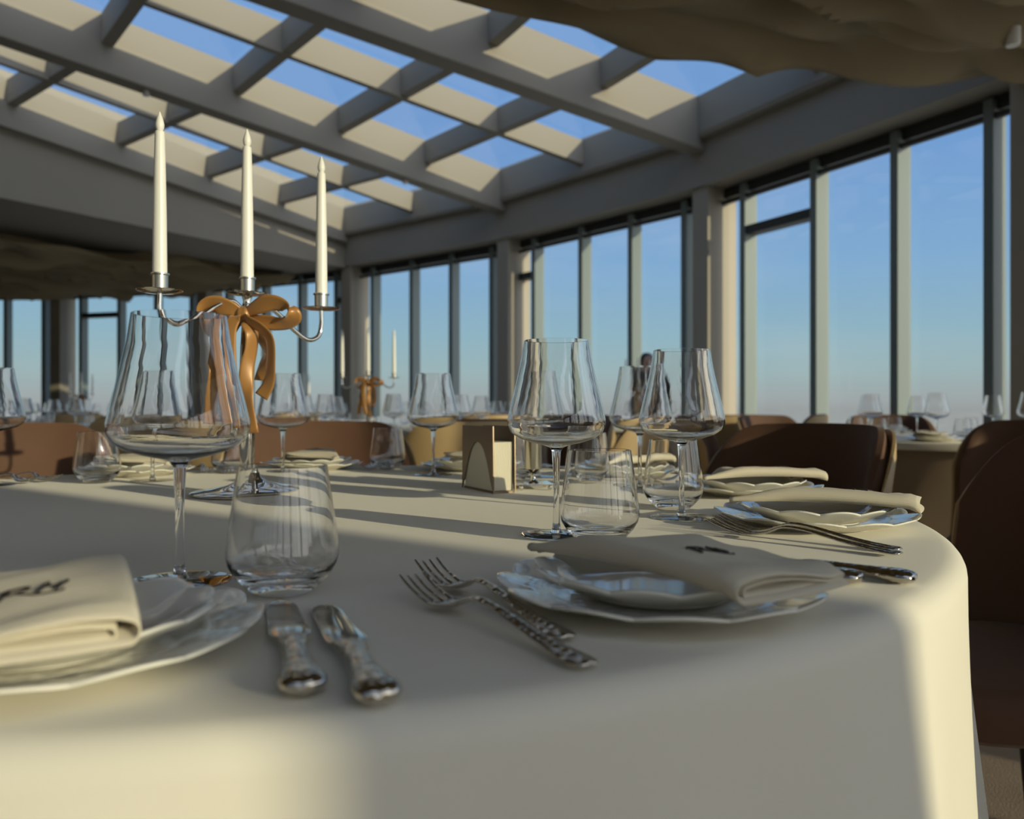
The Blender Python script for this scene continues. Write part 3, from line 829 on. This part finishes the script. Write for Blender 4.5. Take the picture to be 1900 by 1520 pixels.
# ------------------------------------------------------------------ chairs at the foreground table
def seat_at(c, a, d): return Vector((c.x+d*math.cos(R(a)), c.y+d*math.sin(R(a)), 0)), R(a+90)
p, rz = seat_at(TC, 41, 1.26); rz += R(-14)
chair0 = chair('dark brown velvet dining chair behind the three plates on the right', p, rz)
for a, d, dr, lb in ((-21, 1.55, 0, 'unseen brown velvet dining chair beyond the right border, added to shade the next seat'), (11, 1.265, -10, 'large dark brown velvet dining chair nearest, at the right border'),  # first chair is out of view, added so its back shades the neighbouring seat
                     (101, 1.20, 8, 'brown velvet dining chair at the far side behind the candelabrum'),
                     (136, 1.30, 8, 'sunlit brown velvet dining chair at the far left of the table')):
    p, rz = seat_at(TC, a, d); dup(chair0, p, rz+R(dr), lb)

# ------------------------------------------------------------------ background tables
cloth2 = None
def bg_table(c, where, n, phase, chairs, full=False, cloth='taupe', skip=()):
    global cloth2
    lb = 'round banquet table cloth, ' + where
    t = thing('round_table', 'round table with long taupe cloth, ' + where, 'table', (c[0], c[1], 0))
    vs, fs = tablecloth_mesh(.90, ZT-.002, c[0]*3, n=120, amp=.022)
    mk('table_skirt', vs, fs, 'taupe', t)
    vs, fs = lathe([(0, ZT), (.88, ZT), (.915, ZT-.002), (.924, ZT-.014), (.925, ZT-.035), (.922, ZT-.035), (.918, ZT-.014), (.90, ZT-.004), (0, ZT-.0035)], 96)
    mk('tabletop_cloth', vs, [tuple(reversed(f)) for f in fs], 'cloth', t)
    C = Vector((c[0], c[1], 0))
    for i in range(n):
        a = phase+360*i/n
        if i in skip: continue
        e = Vector((math.cos(R(a)), math.sin(R(a)), 0)); q = Vector((math.cos(R(a+11)), math.sin(R(a+11)), 0))
        def P(d, b, z=ZT+.0002): return (C.x+d*math.cos(R(a+b)), C.y+d*math.sin(R(a+b)), z)
        dup(wg0, P(.52, -4), 0, 'blurred stemmed wine glass on the ' + where, 'wine glasses on the ' + where)
        dup(tb0, P(.56, 9), 0, 'blurred water tumbler on the ' + where, 'tumblers on the ' + where)
        if full:
            dup(ch0, P(.75, 0), R(a), 'blurred white dinner plate on the ' + where, 'dinner plates on the ' + where)
            dup(sp0, P(.75, 0, ZT+.0067), R(a), 'blurred smaller plate on a dinner plate of the ' + where, 'smaller plates on the ' + where)
            dup(np0, P(.76, 0, ZT+.0314), R(a), 'blurred folded napkin on the ' + where, 'napkins on the ' + where)
    for a, d, dr, lb in chairs:
        p, rz = seat_at(C, a, d); dup(chair0, p, rz+R(dr), lb)
def bg_candelabrum(c, where, rz=0):
    c = Vector((c[0], c[1], ZT+.0001))
    dup(cd0, c, rz, 'silver candelabrum with bow ' + where)
    for s, r in zip(('left', 'middle', 'right'), candles_for(c, rz, ['white taper candle, %s of three, %s' % (s, where) for s in ('left', 'middle', 'right')], cn0)): pass
    dup(bw0, (c.x+.004, c.y-.022, c.z+.312), R(-15), 'bronze ribbon bow on the candelabrum ' + where)

bg_table((-.70, 4.80), 'table behind the candelabrum', 8, 12, [
    (-71, 1.34, 12, 'tan leather backed chair left of the paper napkin holder'), (-112, 1.30, 0, 'brown chair between the near table and the second table'),
    (-20, 1.28, 0, 'brown chair on the right of the second table'), (35, 1.28, 0, 'brown chair at the right rear of the second table'), (150, 1.28, 0, 'brown chair at the left rear of the second table')], True)
bg_candelabrum((-.865, 4.86), 'on the second table', R(2))
bg_table((2.45, 4.35), 'table by the right-hand windows', 8, 5, [
    (-112, 1.60, 152, 'dark chair back seen above the large right-hand chair'), (150, 1.28, 10, 'dark chair at the left of the right-hand table'),
    (115, 1.30, 5, 'tan chair behind the right-hand table'), (80, 1.30, 0, 'brown sunlit chair behind the right-hand table')], True)
bg_table((1.22, 7.55), 'table before the middle windows', 8, 20, [
    (-70, 1.28, 0, 'small tan chair back before the middle windows'), (-25, 1.28, 0, 'small brown chair back before the middle windows'), (-120, 1.28, 0, 'small dark chair back left of the middle window table')])
bg_candelabrum((1.20, 7.70), 'before the middle windows', R(35))
bg_table((-3.9, 6.3), 'table at far left', 8, 0, [
    (-30, 1.28, 0, 'tan leather chair with a white lit edge at far left'), (-75, 1.28, 0, 'tan chair back beside the left border'), (20, 1.28, 0, 'small tan chair right of the far left table')])
bg_table((-5.75, 10.6), 'table by the far left windows', 8, 0, [(-60, 1.28, 0, 'tiny tan chair by the far left windows')])
bg_candelabrum((-5.70, 10.7), 'by the far left windows', R(60))
bg_table((-2.75, 10.7), 'table by the rear windows', 8, 0, [(-80, 1.28, 0, 'tiny brown chair by the rear windows')])
bg_candelabrum((-2.78, 10.8), 'by the rear windows', R(80))
bg_table((-.55, 8.3), 'table before the column', 8, 10, [(-75, 1.28, 0, 'small brown chair before the column')])
bg_table((4.15, 6.2-1.2+1.6), 'table in the right window corner', 8, 10, [(-150, 1.28, 0, 'brown chair in the right window corner'), (-100, 1.28, 0, 'dark chair in the right window corner')]) if False else None

# ------------------------------------------------------------------ person standing behind the middle table
def skin_mesh(name, nodes, edges, m, parent, sub=2):
    me = bpy.data.meshes.new(name); me.from_pydata([n[:3] for n in nodes], edges, []); me.update()
    me.materials.append(M[m]); o = bpy.data.objects.new(name, me); link(o, parent)
    md = o.modifiers.new('skin', 'SKIN'); md.use_smooth_shade = True
    lay = me.skin_vertices[0].data if me.skin_vertices else None
    if lay is None:
        bm = bmesh.new(); bm.from_mesh(me); bm.verts.layers.skin.verify(); bm.to_mesh(me); bm.free(); lay = me.skin_vertices[0].data
    for n, s in zip(nodes, lay):
        r = n[3]; s.radius = (r if isinstance(r, tuple) else (r, r)); s.use_root = False
    lay[0].use_root = True
    d = o.modifiers.new('sub', 'SUBSURF'); d.levels = sub; d.render_levels = sub
    return o
pr = thing('person', 'person with black hair in black clothes standing behind the candelabrum by the middle windows', 'person', (1.50, 8.95, 0), R(12))
H_ = .93
nodes = [(0, 0, .88, (.15, .10)), (0, .005, 1.02, (.125, .09)), (0, .0, 1.20, (.145, .09)), (0, 0, 1.31, (.10, .07)), (0, -.008, 1.39, .048), (0, -.012, 1.44, (.055, .06)), (0, -.02, 1.50, (.068, .082)), (0, -.015, 1.57, (.066, .080)), (0, -.01, 1.615, (.04, .05))]
edges = [(i, i+1) for i in range(8)]
for sg in (-1, 1):
    b = len(nodes)
    nodes += [(sg*.165, 0, 1.29, .05), (sg*.215, .02, 1.03, .038), (sg*.20, -.10, .84, .026), (sg*.19, -.14, .79, (.034, .016)), (sg*.185, -.17, .74, (.034, .014))]
    edges += [(3, b), (b, b+1), (b+1, b+2), (b+2, b+3), (b+3, b+4)]
    for k, (dx, ln) in enumerate(((-.026, .055), (-.009, .065), (.009, .062), (.026, .048))):
        f = len(nodes); nodes += [(sg*.185+dx, -.185, .715, .009), (sg*.185+dx, -.185, .715-ln, .007)]
        edges += [(b+4, f), (f, f+1)]
    f = len(nodes); nodes += [(sg*.15, -.165, .775, .010), (sg*.14, -.185, .735, .008)]; edges += [(b+3, f), (f, f+1)]
    b = len(nodes)
    nodes += [(sg*.09, 0, .80, .085), (sg*.10, -.01, .46, .055), (sg*.10, .015, .10, .036), (sg*.10, -.03, .035, (.04, .03)), (sg*.11, -.14, .025, (.04, .022))]
    edges += [(0, b), (b, b+1), (b+1, b+2), (b+2, b+3), (b+3, b+4)]
for n_ in range(len(nodes)): nodes[n_] = (nodes[n_][0]*H_, nodes[n_][1]*H_, nodes[n_][2]*H_, nodes[n_][3])
body = skin_mesh('body', nodes, edges, 'skin', pr)
cl = [(0, 0, .86, (.165, .115)), (0, .005, 1.02, (.14, .105)), (0, 0, 1.20, (.16, .105)), (0, 0, 1.315, (.11, .08)), (0, 0, 1.36, (.06, .055))]
ce = [(0, 1), (1, 2), (2, 3), (3, 4)]
for sg in (-1, 1):
    b = len(cl); cl += [(sg*.165, 0, 1.29, .060), (sg*.215, .02, 1.03, .048), (sg*.203, -.085, .87, .037)]; ce += [(3, b), (b, b+1), (b+1, b+2)]
skin_mesh('shirt', [(x*H_, y*H_, z*H_, r) for x, y, z, r in cl], ce, 'black', pr)
tr_ = [(0, 0, .88, (.165, .115))]; te = []
for sg in (-1, 1):
    b = len(tr_); tr_ += [(sg*.09, 0, .78, .098), (sg*.10, -.01, .46, .068), (sg*.10, .015, .07, .055)]; te += [(0, b), (b, b+1), (b+1, b+2)]
skin_mesh('trousers', [(x*H_, y*H_, z*H_, r) for x, y, z, r in tr_], te, 'black', pr)
skin_mesh('hair', [(0, .03*H_, 1.40*H_, (.06, .04)), (0, .03*H_, 1.52*H_, (.082, .075)), (0, .012, 1.60*H_, (.080, .085)), (0, .0, 1.645*H_, (.045, .05))], [(0, 1), (1, 2), (2, 3)], 'hair', pr)
for sg in (-1, 1):
    vs, fs = lathe([(0, -.011), (.009, -.006), (.012, 0), (.009, .006), (0, .011)], 12)
    mk('eye', [(x*.8+sg*.028, y*.5-.092, z*.8+1.505*H_) for x, y, z in vs], fs, 'hair', pr)
mk('nose', *tube([(0, -.088, 1.505*H_), (0, -.108, 1.475*H_), (0, -.09, 1.465*H_)], lambda q: .006+.005*q, 8), 'skin', pr)
